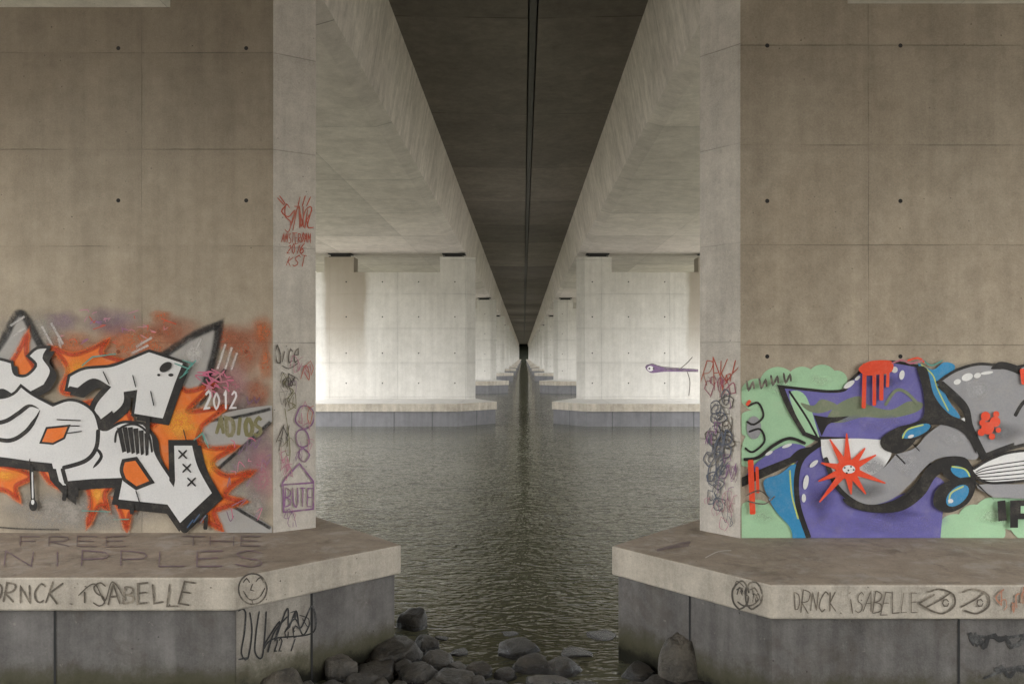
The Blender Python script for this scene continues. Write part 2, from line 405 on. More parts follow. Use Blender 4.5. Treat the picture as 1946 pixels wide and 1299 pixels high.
class Wall:
    def __init__(s,P,N,clamp=None,base=.003):
        s.P=Vector(P);s.N=Vector(N).normalized();s.v=[];s.f=[];s.m=[];s.fd=[];s.mats=[];s.off=base;s.clamp=clamp
    def pr(s,x,y,off):
        if s.clamp:
            x=min(max(x,s.clamp[0]),s.clamp[2]); y=min(max(y,s.clamp[1]),s.clamp[3])
        d=Vector(((x-VX)/F,1,(VY-y)/F)); O=Vector((0,0,CZ))
        t=(s.P-O).dot(s.N)/d.dot(s.N)
        return O+d*t+s.N*off
    def mi(s,m):
        if m not in s.mats: s.mats.append(m)
        return s.mats.index(m)
    def bump(s,k=.00025): s.off+=k
    def poly(s,pts,mat,smooth=True,dx=0,dy=0):
        s.bump(); c=crom(pts,True) if smooth else [Vector(p[:2]) for p in pts]
        b=len(s.v); s.v+=[s.pr(p.x+dx,p.y+dy,s.off) for p in c]; s.fd+=[1.0]*len(c)
        s.f.append(tuple(range(b,b+len(c)))); s.m.append(s.mi(mat))
    def stroke(s,pts,w,mat,closed=False,soft=False,smooth=True,taper=False,jit=0):
        s.bump()
        if jit: pts=[(p[0]+random.uniform(-jit,jit),p[1]+random.uniform(-jit,jit))+tuple(p[2:]) for p in pts]
        c=crom(pts,closed,4) if smooth else [Vector(p[:2]) for p in pts]
        if closed: c=c+[c[0]]
        q=[c[0]]
        for p in c[1:]:
            if (p-q[-1]).length>.3: q.append(p)
        c=q; n=len(c)
        if n<2: return
        prof=[(-1.0,0),(-.45,1),(.45,1),(1.0,0)] if soft else [(-1,1),(1,1)]
        b=len(s.v); K=len(prof)
        for i,p in enumerate(c):
            mit=1.0
            if closed and i in (0,n-1): t0=(c[0]-c[-2]);t1=c[1]-c[0]
            else: t0=c[i]-c[max(i-1,0)];t1=c[min(i+1,n-1)]-c[i]
            if t0.length<1e-6: t0=t1
            if t1.length<1e-6: t1=t0
            t0=t0.normalized();t1=t1.normalized(); t=t0+t1
            if t.length<.3: t=t1
            else: mit=min(2.0,1/max(.45,(t.normalized()).dot(t1)))
            t=t.normalized(); nn=Vector((-t.y,t.x)); ww=w/2*mit
            if taper:
                u=i/(n-1); ww*=max(.12,min(1,4*min(u,1-u)+.1)) if taper!=2 else max(.08,1-u)
            elif not closed and i in (0,n-1): ww*=.7
            for (o,fa) in prof:
                s.v.append(s.pr(p.x+nn.x*o*ww,p.y+nn.y*o*ww,s.off+i*2e-6)); s.fd.append(fa if not(soft and not closed and i in (0,n-1)) else 0.0)
        m=s.mi(mat)
        for i in range(n-1):
            for k in range(K-1):
                a=b+i*K+k; s.f.append((a,a+1,a+K+1,a+K)); s.m.append(m)
    def haze(s,cx,cy,rx,ry,mat,seed=0):
        s.bump(.0004); n=28; rings=[(0,1),(.35,.95),(.65,.6),(.85,.25),(1,0)]; b=len(s.v)
        s.v.append(s.pr(cx,cy,s.off)); s.fd.append(1)
        for r,fa in rings[1:]:
            for i in range(n):
                a=2*math.pi*i/n; k=1+.3*noise.noise(Vector((math.cos(a)*1.3+seed*3.3,math.sin(a)*1.3,seed)))
                s.v.append(s.pr(cx+rx*r*k*math.cos(a),cy+ry*r*k*math.sin(a),s.off)); s.fd.append(fa)
        m=s.mi(mat)
        for i in range(n): s.f.append((b,b+1+i,b+1+(i+1)%n)); s.m.append(m)
        for k in range(3):
            for i in range(n):
                a=b+1+k*n
                s.f.append((a+i,a+n+i,a+n+(i+1)%n,a+(i+1)%n)); s.m.append(m)
    def ell(s,cx,cy,rx,ry,mat,rot=0,n=20):
        r=math.radians(rot); pts=[]
        for i in range(n):
            a=2*math.pi*i/n; x=rx*math.cos(a);y=ry*math.sin(a)
            pts.append((cx+x*math.cos(r)-y*math.sin(r),cy+x*math.sin(r)+y*math.cos(r)))
        s.poly(pts,mat,False)
        return pts
    def text(s,t,x0,y0,x1,y1,w,mat,jit=.07,loose=1.0):
        n=len(t); cw=(x1-x0)/n; H=y1-y0
        for i,ch in enumerate(t):
            rot=random.uniform(-.14,.14)*loose; sc=1+random.uniform(-.14,.16)*loose; jx=random.uniform(-.05,.05)*loose; jy=random.uniform(-jit,jit)*min(1,loose+.2); sl=random.uniform(-.05,.22)*loose
            for pl in FONT.get(ch,[]):
                pts=[]
                for p in pl:
                    u=(p[0]-.5)*.8*cw*sc; v=(p[1]-.5)*H*sc; u+=sl*v
                    a=u*math.cos(rot)-v*math.sin(rot); b=u*math.sin(rot)+v*math.cos(rot)
                    pts.append((x0+(i+.5+jx)*cw+a, y0+H*(.5+jy)-b)+tuple(p[2:]))
                s.stroke(pts,w*random.uniform(.8,1.15),mat,jit=H*.02)
    def make(s,name,parent,label=None):
        me=bpy.data.meshes.new(name); off=Vector((0,0,0))
        r=parent
        while r: off+=Vector(r.location); r=r.parent
        me.from_pydata([tuple(v-off) for v in s.v],[],s.f)
        for m in s.mats: me.materials.append(m)
        for p,i in zip(me.polygons,s.m): p.material_index=i
        at=me.attributes.new('fade','FLOAT','POINT'); at.data.foreach_set('value',s.fd)
        bm=bmesh.new(); bm.from_mesh(me)
        bm.normal_update()
        fl=[f for f in bm.faces if f.normal.dot(s.N)<0]
        bmesh.ops.reverse_faces(bm,faces=fl); bm.to_mesh(me); bm.free()
        o=bpy.data.objects.new(name,me); COL.objects.link(o); o.parent=parent
        if label: o['label']=label
        return o
FONT={
'A':[[(0,0),(.5,1,1),(1,0)],[(.2,.4),(.85,.4)]],'B':[[(0,0),(0,1)],[(0,1),(.8,.85),(.7,.55),(0,.5,1),(.9,.4),(.9,.1),(0,0)]],
'C':[[(.95,.85),(.5,1),(.05,.6),(.15,.15),(.6,0),(.95,.15)]],'D':[[(.1,0),(.1,1,1),(.8,.85),(.95,.4),(.6,.05),(.1,0)]],
'E':[[(.9,1),(.05,1,1),(.05,0,1),(.9,0)],[(.05,.52),(.75,.52)]],'F':[[(.9,1),(.05,1,1),(.05,0)],[(.05,.52),(.7,.52)]],
'H':[[(0,0),(0,1)],[(1,0),(1,1)],[(0,.5),(1,.5)]],'I':[[(.5,0),(.5,.95)]],'J':[[(.2,1),(.9,1)],[(.6,1),(.6,.2),(.3,0),(.0,.2)]],'K':[[(.05,0),(.05,1)],[(.9,1),(.1,.45,1),(.95,0)]],
'L':[[(.1,1),(.05,0,1),(.9,.02)]],'M':[[(0,0),(.1,1,1),(.5,.35,1),(.9,1,1),(1,0)]],'N':[[(0,0),(.05,1,1),(.9,0,1),(.95,1)]],
'O':[[(.5,1),(.05,.6),(.25,.05),(.7,.02),(.98,.5),(.5,1)]],'P':[[(.05,0),(.05,1,1),(.8,.9),(.8,.55),(.05,.45)]],
'R':[[(.05,0),(.05,1,1),(.85,.9),(.75,.55),(.05,.48,1),(.95,0)]],'S':[[(.9,.85),(.5,1),(.1,.8),(.3,.55),(.8,.4),(.9,.15),(.5,0),(.05,.12)]],
'T':[[(0,1),(1,1)],[(.5,1),(.5,0)]],'U':[[(.05,1),(.1,.2),(.5,0),(.9,.2),(.95,1)]],'V':[[(0,1),(.5,0,1),(1,1)]],'Y':[[(0,1),(.5,.5,1),(1,1)],[(.5,.5),(.4,0)]],
'X':[[(0,0),(1,1)],[(0,1),(1,0)]],'0':[[(.5,1),(.1,.5),(.5,0),(.9,.5),(.5,1)]],'1':[[(.3,.75),(.6,1,1),(.6,0)]],
'2':[[(.1,.8),(.5,1),(.85,.75),(.1,0,1),(.95,.02)]],'6':[[(.8,1),(.2,.6),(.15,.15),(.6,0),(.9,.25),(.6,.5),(.2,.3)]],
'c':[[(.9,.6),(.4,.7),(.1,.35),(.4,0),(.95,.1)]],'e':[[(.1,.35),(.8,.4),(.6,.7),(.2,.6),(.1,.2),(.5,0),(.95,.12)]],'i':[[(.5,0),(.5,.65)],[(.45,.9),(.6,.95)]],
'.':[[(.4,.05),(.6,.0)]],'G':[[(.9,.85),(.4,1),(.05,.5),(.4,0),(.95,.2),(.95,.5,1),(.55,.5)]],
}
K=paint('black',(26,25,26),.08); KS=paint('black soft',(28,28,30),.05,soft=1.0); W_=paint('white',(214,213,211),.05)
OR=paint('orange',(226,112,26),.16); RB=paint('rust',(186,66,26),.2)
GRY=paint('silver grey',(164,161,157),.2); TEAL=paint('teal',(60,150,140),.4); OLV=paint('olive',(112,108,62),.4)
HO=paint('orange haze',(202,104,44),.2,soft=.85); HP=paint('purple haze',(140,106,140),.3,soft=.6); HK=paint('pink haze',(196,116,138),.3,soft=.7)
HG=paint('grey haze',(162,157,150),.2,soft=.9); HD=paint('dark haze',(70,58,60),.2,soft=.7); HW=paint('white haze',(214,210,206),.2,soft=.8); HR=paint('rust haze',(180,88,46),.2,soft=.75)
HY=paint('amber haze',(246,180,60),.1,soft=.75); RBS=paint('rust soft',(190,62,20),.1,soft=.9); ORS=paint('orange soft',(220,106,30),.1,soft=.9)
# ---- left mural
A=Wall((0,7.60,0),(0,-1,0),clamp=(-260,0,518,1011))
for i,(x,y,rx,ry,m) in enumerate([(130,665,75,45,HO),(260,655,100,50,HO),(470,660,55,60,HR),(470,830,70,110,HP),(210,610,60,34,HP),(430,730,60,55,HK),(495,905,36,70,HK),(330,625,60,30,HR),
   (455,800,60,40,HD),(60,640,80,60,HG),(380,900,130,90,HG),(150,970,200,50,HG),(490,745,30,40,HR),(120,610,40,24,HP),(305,600,26,14,HO),(505,690,16,40,HO),(480,960,40,40,HG),(-120,800,160,180,HG),(420,640,60,30,HR),(500,630,26,40,HO)]): A.haze(x,y,rx,ry,m,i)
A.poly([(-60,735),(-20,690),(10,640),(38,592,1),(72,640),(95,690),(90,740)],GRY); A.stroke([(-30,700),(8,645),(38,594),(70,640),(100,705)],20,KS,soft=True)
A.poly([(285,705),(330,665),(375,636),(418,617,1),(412,660),(398,710),(372,780),(320,780)],GRY); A.stroke([(290,690),(330,662),(375,634),(418,616,1),(410,665),(394,720),(366,775)],20,KS,soft=True); A.haze(370,670,30,34,HW,5)
for p in ([(80,618),(104,662)],[(98,612),(122,655)],[(258,660),(292,640)],[(250,672),(285,655)],[(430,652),(414,702)],[(442,658),(428,704)],[(452,668),(440,704)],[(112,640),(118,668)],[(20,620),(50,600)],[(25,640),(52,622)],[(385,640),(372,668)]): A.stroke(p,7,HW,soft=True)
A.poly([(392,800),(518,770),(518,800),(440,870),(410,880)],GRY); A.poly([(400,935),(450,960),(518,1000),(518,1011),(420,1011)],GRY)
for p in ([(385,800),(450,792),(516,776)],[(415,890),(460,850),(516,800)],[(400,930),(440,958),(516,1003)],[(380,770),(430,700)]): A.stroke(p,9,KS,soft=True)
A.text('ADIOS',412,792,500,826,7,OLV,loose=.5)
fl=[[(105,662,1),(140,674),(175,664),(205,648,1),(194,672),(240,688,1),(206,698),(160,740),(120,742),(132,700)],
 [(18,700,1),(38,668),(54,636,1),(52,672),(66,700),(60,730),(20,735)],
 [(320,742,1),(345,738),(362,744),(406,731,1),(374,760),(360,782),(430,773,1),(396,798),(382,812),(378,838),(402,852),(448,849,1),(414,868),(404,884),(432,904),(480,896,1),(442,922),(430,942),(464,952,1),(428,962),(408,972),(420,1002,1),(392,988),(330,960),(240,900),(230,830),(300,800)],
 [(-40,880),(30,890),(60,905),(32,922),(36,946,1),(8,928),(-40,930)],[(-40,800),(30,800),(60,840),(30,860),(-40,860)],
 [(165,915,1),(210,920),(200,938),(206,964,1),(190,958),(170,994,1),(176,950)],[(222,950,1),(262,958),(248,974),(243,1004,1),(234,975)],[(80,880),(120,885),(112,903),(122,926,1),(97,913)],[(85,800),(200,760),(250,800),(200,850),(110,850)]]
for f_ in fl:
    A.stroke(f_,20,ORS,closed=True,soft=True); A.poly(f_,OR); A.stroke(f_,10,RBS,closed=True,soft=True)
A.haze(345,805,44,40,HY,3); A.haze(388,885,34,50,HY,5); A.haze(150,702,28,28,HY,6); A.haze(188,938,14,20,HY,2); A.haze(215,770,24,20,HY,12); A.haze(10,902,34,14,HY,4)
def letter(w,pts,fill,ow=11,sh=(9,9)):
    if sh: 
        for k in (.5,1.0):
            w.poly(pts,K,dx=sh[0]*k,dy=sh[1]*k)
        w.stroke([(p[0]+sh[0],p[1]+sh[1])+tuple(p[2:]) for p in pts],ow*.7,K,closed=True)
    w.stroke(pts,ow,K,closed=True); w.poly(pts,fill)
L1=[(-70,696),(-10,684),(24,690,1),(30,712),(52,716),(70,702),(74,690),(60,676,1),(74,664),(92,662,1),(84,680),(98,704),(86,730,1),(50,748),(30,750,1),(10,738),(-10,742),(-70,750)]
letter(A,L1,W_)
L3=[(132,738,1),(137,715,1),(165,702),(215,697),(250,684,1),(286,669,1),(350,690,1),(334,730),(312,794,1),(258,785,1),(264,740,1),(238,744,1),(234,770),(190,806,1),(177,786),(184,762),(206,736,1),(180,724),(152,742,1)]
letter(A,L3,W_)
L2=[(-80,756),(0,758),(30,750),(44,736,1),(66,752),(104,772,1),(132,762),(156,766),(180,784),(190,815,1),(206,818),(236,804),(274,806,1),(290,826),(298,864),(330,914,1),(328,840,1),(372,840,1),(384,885),(412,936,1),(344,1000,1),(318,962,1),(222,952,1),(230,912,1),(178,914,1),(134,918,1),(136,942,1),(104,908,1),(98,884,1),(60,880),(0,872),(-80,868)]
letter(A,L2,W_)
A.stroke([(190,815),(186,850),(166,874),(122,888)],8,K); A.stroke([(122,888),(130,918)],8,K); A.stroke([(184,848),(196,866),(180,888)],6,K,taper=True)
A.stroke([(-30,806),(12,800),(38,785),(60,770),(78,776)],8,K,taper=True); A.stroke([(-30,826),(20,836),(52,820),(72,794),(80,778)],8,K,taper=True)
hl2=[(84,838,1),(94,814,1),(132,810,1),(124,830,1),(104,840,1)]
A.stroke(hl2,8,K,closed=True); A.poly(hl2,OR)
q_=[(238,874,1),(262,870,1),(292,914,1),(262,926,1),(240,910,1),(234,892)]
A.poly(q_,OR); A.stroke(q_,7,K,closed=True)
fan=[(222,840),(226,818),(246,806),(268,808),(286,826),(292,858)]
A.stroke(fan,4,K)
for i in range(6):
    a=i/5; x=230+a*52; y=812-math.sin(a*3.14)*5+a*10
    A.poly([(x-4.5,y),(x+4.5,y-1),(x+13-a*10,856+a*6),(x+6-a*8,859+a*6)],K,False)
for (x,y) in ((350,862),(358,888),(367,914)):
    A.stroke([(x-8,y-8),(x+8,y+8)],3.2,K); A.stroke([(x+8,y-8),(x-8,y+8)],3.2,K)
A.ell(318,697,13,8,K,-35); A.ell(328,712,5,3,K); A.ell(305,712,3,2.5,K)
for p in ([(64,884),(66,925),(68,958)],[(128,920),(126,950)],[(395,975),(393,1004)],[(285,790),(284,828)],[(150,925),(149,942)],[(255,958),(254,975)]): A.stroke(p,8,K)
A.ell(68,958,8,11,K); A.stroke([(66,895),(67,945)],3,W_); A.ell(67,952,3,5,W_)
for p in ([(112,796),(158,798)],[(136,808),(156,808)],[(132,822),(160,818)],[(256,712),(262,735)],[(290,742),(296,770)],[(352,815),(358,838)],[(262,930),(270,955)],[(60,884),(62,870)],[(200,705),(212,730)]): A.stroke(p,2.2,K)
for p in ([(335,690),(362,700),(376,684)],[(350,684),(368,690),(352,712)],[(225,672),(180,678),(160,695)],[(372,835),(388,822),(400,850)],[(160,968),(215,970)],[(220,985),(250,984)],[(345,718),(362,705)]): A.stroke(p,3,TEAL,smooth=False)
A.text('2012',390,744,456,776,4.5,W_,loose=.4)
for p in ([(472,752),(476,766),(484,758)],[(486,752),(490,764),(497,754)]): A.stroke(p,3.5,paint('purple dark',(90,60,90),.3))
PK=paint('pink line',(200,92,130),.4)
for i in range(22):
    x=random.uniform(385,440); y=random.uniform(705,745); A.stroke([(x,y),(x+random.uniform(-16,16),y+random.uniform(-10,10)),(x+random.uniform(-22,22),y+random.uniform(-14,14))],2.4,PK)
for i in range(20):
    x=random.uniform(440,512); y=random.uniform(830,990); A.stroke([(x,y),(x+random.uniform(-12,12),y+random.uniform(-14,14)),(x+random.uniform(-16,16),y+random.uniform(-18,18))],1.8,random.choice([paint('violet line',(120,86,120),.5),PK]))
for x,y in ((360,1000),(372,990),(384,992)): A.stroke([(x,y),(x+12,y-16)],2.5,paint('blue line',(40,80,120),.3))
A.stroke([(-100,985),(20,1000),(120,1003)],4,KS,soft=True)
RT=paint('tag red',(190,76,54),.4); BT=paint('tag black',(60,56,54),.45); PT=paint('tag violet',(136,88,140),.45); BL=paint('tag blue black',(78,88,108),.4); PI=paint('tag pink',(190,124,146),.5); PR_=paint('tag plum',(170,80,110),.4)
for i in range(26):
    x=random.uniform(120,330); y=random.uniform(588,650); A.stroke([(x,y),(x+random.uniform(-14,14),y+random.uniform(-5,5)),(x+random.uniform(-20,20),y+random.uniform(-8,8))],1.8,random.choice([PI,PT,RB]))
A.make('graffiti',wallL,'white block letter graffiti with orange flames and black outlines')
# ---- right mural
B=Wall((0,7.378,0),(0,-1,0),clamp=(1409,0,2250,1021))
GN=paint('mint green',(168,208,168),.1); PU=paint('purple',(108,104,172),.12); BU=paint('blue',(44,140,190),.12); G2=paint('mid grey',(152,152,155),.12)
RE=paint('red orange',(234,72,34),.1); OL=paint('moss olive',(118,130,104),.2); WH=paint('bright white',(226,226,224),.05); LG=paint('lime line',(196,212,110),.2)
VHZ=paint('violet haze',(134,128,198),.1,soft=.6); VDK=paint('violet dark haze',(74,66,130),.1,soft=.6); GHZ=paint('grey shade haze',(96,96,100),.1,soft=.55); GLH=paint('grey light haze',(196,196,198),.1,soft=.6); GNH=paint('mint light haze',(200,228,196),.1,soft=.6); WHZ=paint('eye grey haze',(150,150,154),.1,soft=.8)
for c in [(1440,750,34),(1478,728,34),(1524,722,28),(1562,718,28),(1590,722,20),(1428,805,28),(1452,850,42),(1500,790,70),(1540,760,50),(1418,868,20),(1436,985,40),(1470,1005,40),(1492,1010,24),(1814,1005,32),(1850,985,30),(1885,975,34),(1925,970,40),(1965,985,50),(1870,1010,40),(2040,980,60),(2120,990,50),(1425,1015,30)]:
    B.ell(c[0],c[1],c[2],c[2]*.92,GN,n=28)
B.haze(1480,735,34,18,GNH,1); B.haze(1560,722,26,12,GNH,2); B.haze(1450,980,26,16,GNH,3); B.haze(1890,980,40,20,GNH,4)
B.ell(1432,812,14,22,G2); B.stroke([(1420,772),(1440,765),(1450,790),(1432,806),(1418,800)],4,K); B.stroke([(1422,820),(1444,815),(1452,838),(1430,858),(1415,850)],4,K); B.stroke([(1418,770),(1425,760)],6,RE)
low=[(1512,880),(1530,862),(1560,836,1),(1600,905),(1660,950),(1720,935),(1775,905),(1800,930),(1792,960),(1786,1021,1),(1534,1021,1),(1516,960)]
B.poly(low,PU); 
for i in range(5): B.haze(1580+i*42,990+(i%2)*12,50,22,VHZ,i)
B.haze(1560,950,30,40,VDK,2); B.haze(1700,975,60,16,VDK,5)
B.poly([(1450,915),(1480,900),(1512,882),(1512,940),(1530,1021,1),(1505,1021,1),(1500,1000),(1470,965)],BU)
B.stroke([(1452,905),(1470,885),(1508,880)],3,LG); B.stroke([(1500,892),(1504,940),(1516,985)],3,LG)
B.stroke([(1560,840),(1525,868),(1513,905),(1516,960),(1536,1021)],10,K)
B.poly([(1430,885),(1465,858),(1500,842),(1530,850),(1500,872),(1455,895),(1415,912)],PU)
B.poly([(1409,906,1),(1450,888),(1500,868,1),(1520,852),(1560,846,1),(1530,866),(1480,892),(1409,924,1)],K)
B.stroke([(1412,872),(1440,868),(1470,845),(1500,832),(1530,842)],6,K)
up=[(1484,737,1),(1530,742),(1575,746),(1606,742),(1620,722),(1648,700),(1690,690),(1742,698,1),(1762,735),(1772,785),(1730,805),(1690,838,1),(1558,834,1),(1528,822,1),(1500,775)]
B.stroke(up,11,K,closed=True); B.poly(up,PU)
B.poly([(1500,745),(1530,752),(1556,830,1),(1530,820,1),(1508,780)],GN); B.stroke([(1498,742),(1530,790),(1552,830)],4,K)
B.poly([(1590,768),(1630,752),(1648,768),(1690,778),(1725,762),(1752,766),(1740,782),(1690,794),(1640,792),(1600,802),(1570,798)],OL)
B.poly([(1520,765),(1545,770),(1560,758),(1590,770),(1560,784),(1535,780)],OL)
for i in range(4): B.haze(1620+i*34,800+(i%2)*10,26,14,VHZ,i+9)
B.haze(1670,725,50,16,VDK,4)
B.poly([(1545,788,1),(1575,792),(1612,790,1),(1590,800),(1572,806),(1560,828,1)],K)
B.stroke([(1680,770),(1700,742),(1720,745),(1745,770)],6,OL)
for (x,y,rx,ry,r) in ((1612,730,12,5,-35),(1628,718,6,3,-40),(1680,708,9,4,0),(1698,702,6,6,0),(1712,712,5,9,10),(1530,915,5,14,10),(1526,945,4,8,0),(1545,880,10,4,-40),(1460,860,8,3,-30),(1494,846,10,3,-20)): B.ell(x,y,rx,ry,WH,r)
B.poly([(1742,690),(1770,702),(1792,688),(1812,694),(1806,712),(1790,730),(1800,760),(1822,792),(1800,796),(1775,760),(1760,720)],BU)
B.stroke([(1748,692),(1770,712),(1780,740),(1800,780)],2.5,LG); B.stroke([(1752,684),(1768,694),(1790,684)],3,TEAL)
eye=[(1558,834,1),(1625,832),(1692,836,1),(1690,866),(1662,900),(1612,912),(1580,900,1),(1562,868)]
B.poly(eye,WH); B.haze(1660,885,34,22,WHZ,3); B.haze(1600,900,28,12,WHZ,6)
rib=[(1566,868,1),(1588,898),(1640,905),(1676,888),(1700,862,1),(1736,850),(1762,822),(1800,800),(1840,806),(1856,850),(1850,872),(1800,866),(1765,878),(1730,915),(1690,948),(1640,958),(1600,940),(1578,905)]
B.poly(rib,G2); B.haze(1640,930,50,18,GHZ,1); B.haze(1720,880,30,24,GLH,2); B.haze(1810,832,30,18,GLH,3); B.stroke([(1566,868),(1590,925),(1640,960),(1700,952),(1742,918),(1768,880)],9,K)
B.stroke([(1700,862),(1718,880)],3,K); B.stroke([(1730,840),(1745,856)],2,K)
sl=[(1784,726,1),(1815,706),(1860,694),(1925,700),(1980,690),(2060,700),(2070,850),(1960,838),(1868,866,1),(1842,812),(1830,770)]
B.poly(sl,K,dx=-6,dy=8); B.stroke(sl,11,K,closed=True); B.poly(sl,G2); B.haze(1850,740,40,26,GLH,4); B.haze(1900,820,60,24,GHZ,5)
B.stroke([(1925,790),(1946,760),(1990,745)],7,K); B.stroke([(1880,700),(1900,694),(1925,700),(1946,712)],14,K,taper=True)
for (x,y,rx,ry,r) in ((1835,716,11,7,-20),(1816,725,7,5,-20),(1854,713,7,5,-20),(1872,708,12,3,-8),(1825,800,4,8,30)): B.ell(x,y,rx,ry,WH,r)
B.poly([(1738,696,1),(1758,700),(1772,750),(1800,785),(1830,800),(1850,830),(1852,862,1),(1828,822),(1786,806),(1752,812),(1732,842),(1706,860),(1676,852),(1672,832),(1700,812),(1748,795),(1752,750)],K)
B.ell(1736,820,34,14,K,-22); B.ell(1738,818,29,10,BU,-22); B.stroke([(1712,832),(1722,815),(1752,806)],3,LG); B.ell(1728,828,6,3,WH,-20)
B.poly([(1600,945),(1650,962),(1700,955),(1736,925),(1756,890),(1790,868),(1830,868),(1850,890),(1880,886),(1850,910),(1826,900),(1800,890),(1775,905),(1752,940),(1712,968),(1660,972),(1615,962)],K)
B.ell(1816,898,32,18,K,20); B.ell(1822,896,20,10,BU,25); B.stroke([(1805,885),(1830,890),(1840,905)],3,LG)
B.poly([(1775,930),(1800,912),(1845,905),(1850,925),(1835,955),(1800,972),(1772,960)],K); B.ell(1816,940,26,15,BU,-42); B.stroke([(1800,955),(1804,935),(1828,922)],3,LG); B.ell(1803,950,5,4,WH)
B.poly([(1855,920),(1946,918),(2050,912),(2050,946),(1900,944),(1880,940)],G2)
B.poly([(1845,892,1),(1880,872),(1930,858),(2050,852),(2050,896),(1950,910),(1880,914),(1858,906)],WH)
for k in range(5): B.stroke([(1850,895+k*3),(1890,882+k*7),(2050,860+k*9)],2.0,K)
B.stroke([(1845,890),(1880,870),(1930,856),(2050,850)],5,K); B.stroke([(1850,906),(1880,916),(1950,911),(2050,900)],5,K)
B.stroke([(1840,905),(1860,925),(1885,948)],5,K,taper=2)
ctr=(1608,890); rr=[68,52,60,76,58,48,82,60,52,66]
B.ell(ctr[0],ctr[1],23,19,RE)
for i,r in enumerate(rr):
    a=2*math.pi*i/10-1.6+.12*math.sin(i*2.3); dx,dy=math.cos(a),math.sin(a)
    B.poly([(ctr[0]+18*math.cos(a-.42),ctr[1]+16*math.sin(a-.42)),(ctr[0]+r*dx+1.2*dy,ctr[1]+r*dy-1.2*dx),(ctr[0]+r*dx-1.2*dy,ctr[1]+r*dy+1.2*dx),(ctr[0]+18*math.cos(a+.42),ctr[1]+16*math.sin(a+.42))],RE,False)
B.ell(ctr[0]+2,ctr[1],12,8,WH)
for (x,y) in ((1602,887),(1609,892),(1614,885),(1619,891),(1606,897)): B.ell(x,y,1.9,1.6,K)
for (x,y0,y1,w) in ((1640,690,775,8),(1658,690,770,7),(1672,690,760,8),(1684,695,735,6)): B.stroke([(x,y0),(x+random.uniform(-3,3),y1)],w,RE)
B.poly([(1628,700),(1650,686),(1690,686),(1690,706),(1660,712),(1640,712)],RE)
B.stroke([(1424,872),(1428,975)],11,RE); B.stroke([(1436,885),(1438,935)],6,RE)
for (x,y,r) in ((1868,790,9),(1886,800,10),(1872,812,12),(1860,820,7),(1888,786,6),(1880,828,6),(1892,816,5),(1862,802,6)): B.ell(x,y,r,r,RE)
B.stroke([(1938,700),(1942,730)],12,RE); B.stroke([(1720,685),(1740,680),(1752,688)],4,RE)
for q in ([(1890,950),(1905,948),(1908,986),(1892,988)],[(1914,949),(1929,948),(1929,1000),(1914,1000)],[(1929,948),(1962,948),(1966,970),(1956,984),(1929,984)]): B.poly(q,K,False)
B.poly([(1934,959),(1950,959),(1951,973),(1934,973)],GN,False)
for i,(x,y) in enumerate(((1416,722),(1440,718),(1462,712),(1486,708))): B.stroke([(x,y),(x+4,y+18),(x+12,y+4),(x+14,y+16)],4,BT)
B.stroke([(1690,690),(1710,684),(1726,690),(1750,684)],3,PK)
for p in ([(1414,940),(1440,930),(1460,945)],[(1418,950),(1450,955),(1470,940)]): B.stroke(p,2.5,BT)
B.make('graffiti',wallR,'abstract purple, grey and mint letter graffiti with red star')
# ---- nose tags
def plane2(a,b):
    a=Vector((a[0],a[1],0));b=Vector((b[0],b[1],0)); e=(b-a).normalized(); n=Vector((e.y,-e.x,0))
    if n.y>0: n=-n
    return a,n
a,n=plane2(WL[1],WL[2]); C=Wall(a,n,clamp=(523,0,596,1000))
def scrib(w,x0,y0,x1,y1,n,wd,mats,loops=True):
    for i in range(n):
        x=random.uniform(x0,x1);y=random.uniform(y0,y1);r=random.uniform(5,14);pts=[]
        k=random.randint(3,6); a=random.uniform(0,6)
        for j in range(k):
            a+=random.uniform(.9,2.6); pts.append((x+r*math.cos(a)*.6+j*2-4,y+r*math.sin(a)*1.4)+((1,) if random.random()<.35 else ()))
        w.stroke(pts,wd*random.uniform(.7,1.3),random.choice(mats))
C.stroke([(545,388),(535,402),(548,412),(560,400),(552,430),(568,392),(572,430),(580,400),(592,395),(584,430),(596,432)],2.2,RT)
C.stroke([(527,376),(540,390)],2,RT);C.stroke([(531,372),(542,388)],2,RT);C.stroke([(570,374),(566,392)],2,RT);C.stroke([(580,372),(574,392)],2,RT);C.stroke([(590,374),(582,392)],2,RT)
C.text('STNK',540,392,592,436,1.8,RT,loose=1.4); C.text('AMSTERDAM',535,442,590,462,1.4,RT,loose=.8); C.text('2016',545,464,578,482,1.6,RT,loose=1.2); C.text('KST',545,486,582,506,1.5,RT,loose=1.8)
C.text('Oice',522,652,570,688,2.4,BT,loose=1.1); C.stroke([(535,694),(548,700),(565,690)],1.6,BT)
C.text('AY',524,806,552,850,2.2,BT,loose=1.2)
for (x,y,r) in ((578,792,17),(574,832,13),(576,864,10)):
    C.stroke([(x+r*math.cos(t*.7)+random.uniform(-2,2),y+r*math.sin(t*.7)*1.3) for t in range(9)],2.8,PT,closed=True)
C.stroke([(534,924),(540,910),(568,880,1),(598,918)],3.2,PT); C.stroke([(537,920,1),(596,916,1),(594,966,1),(538,972,1)],3.4,PT,closed=True)
C.text('BUTE',540,926,595,962,2.8,PT,.03,.2)
C.stroke([(548,712),(540,730),(556,742),(544,760),(560,770),(545,780)],1.8,OLV); C.stroke([(540,775),(550,850),(546,890)],1.4,OLV)
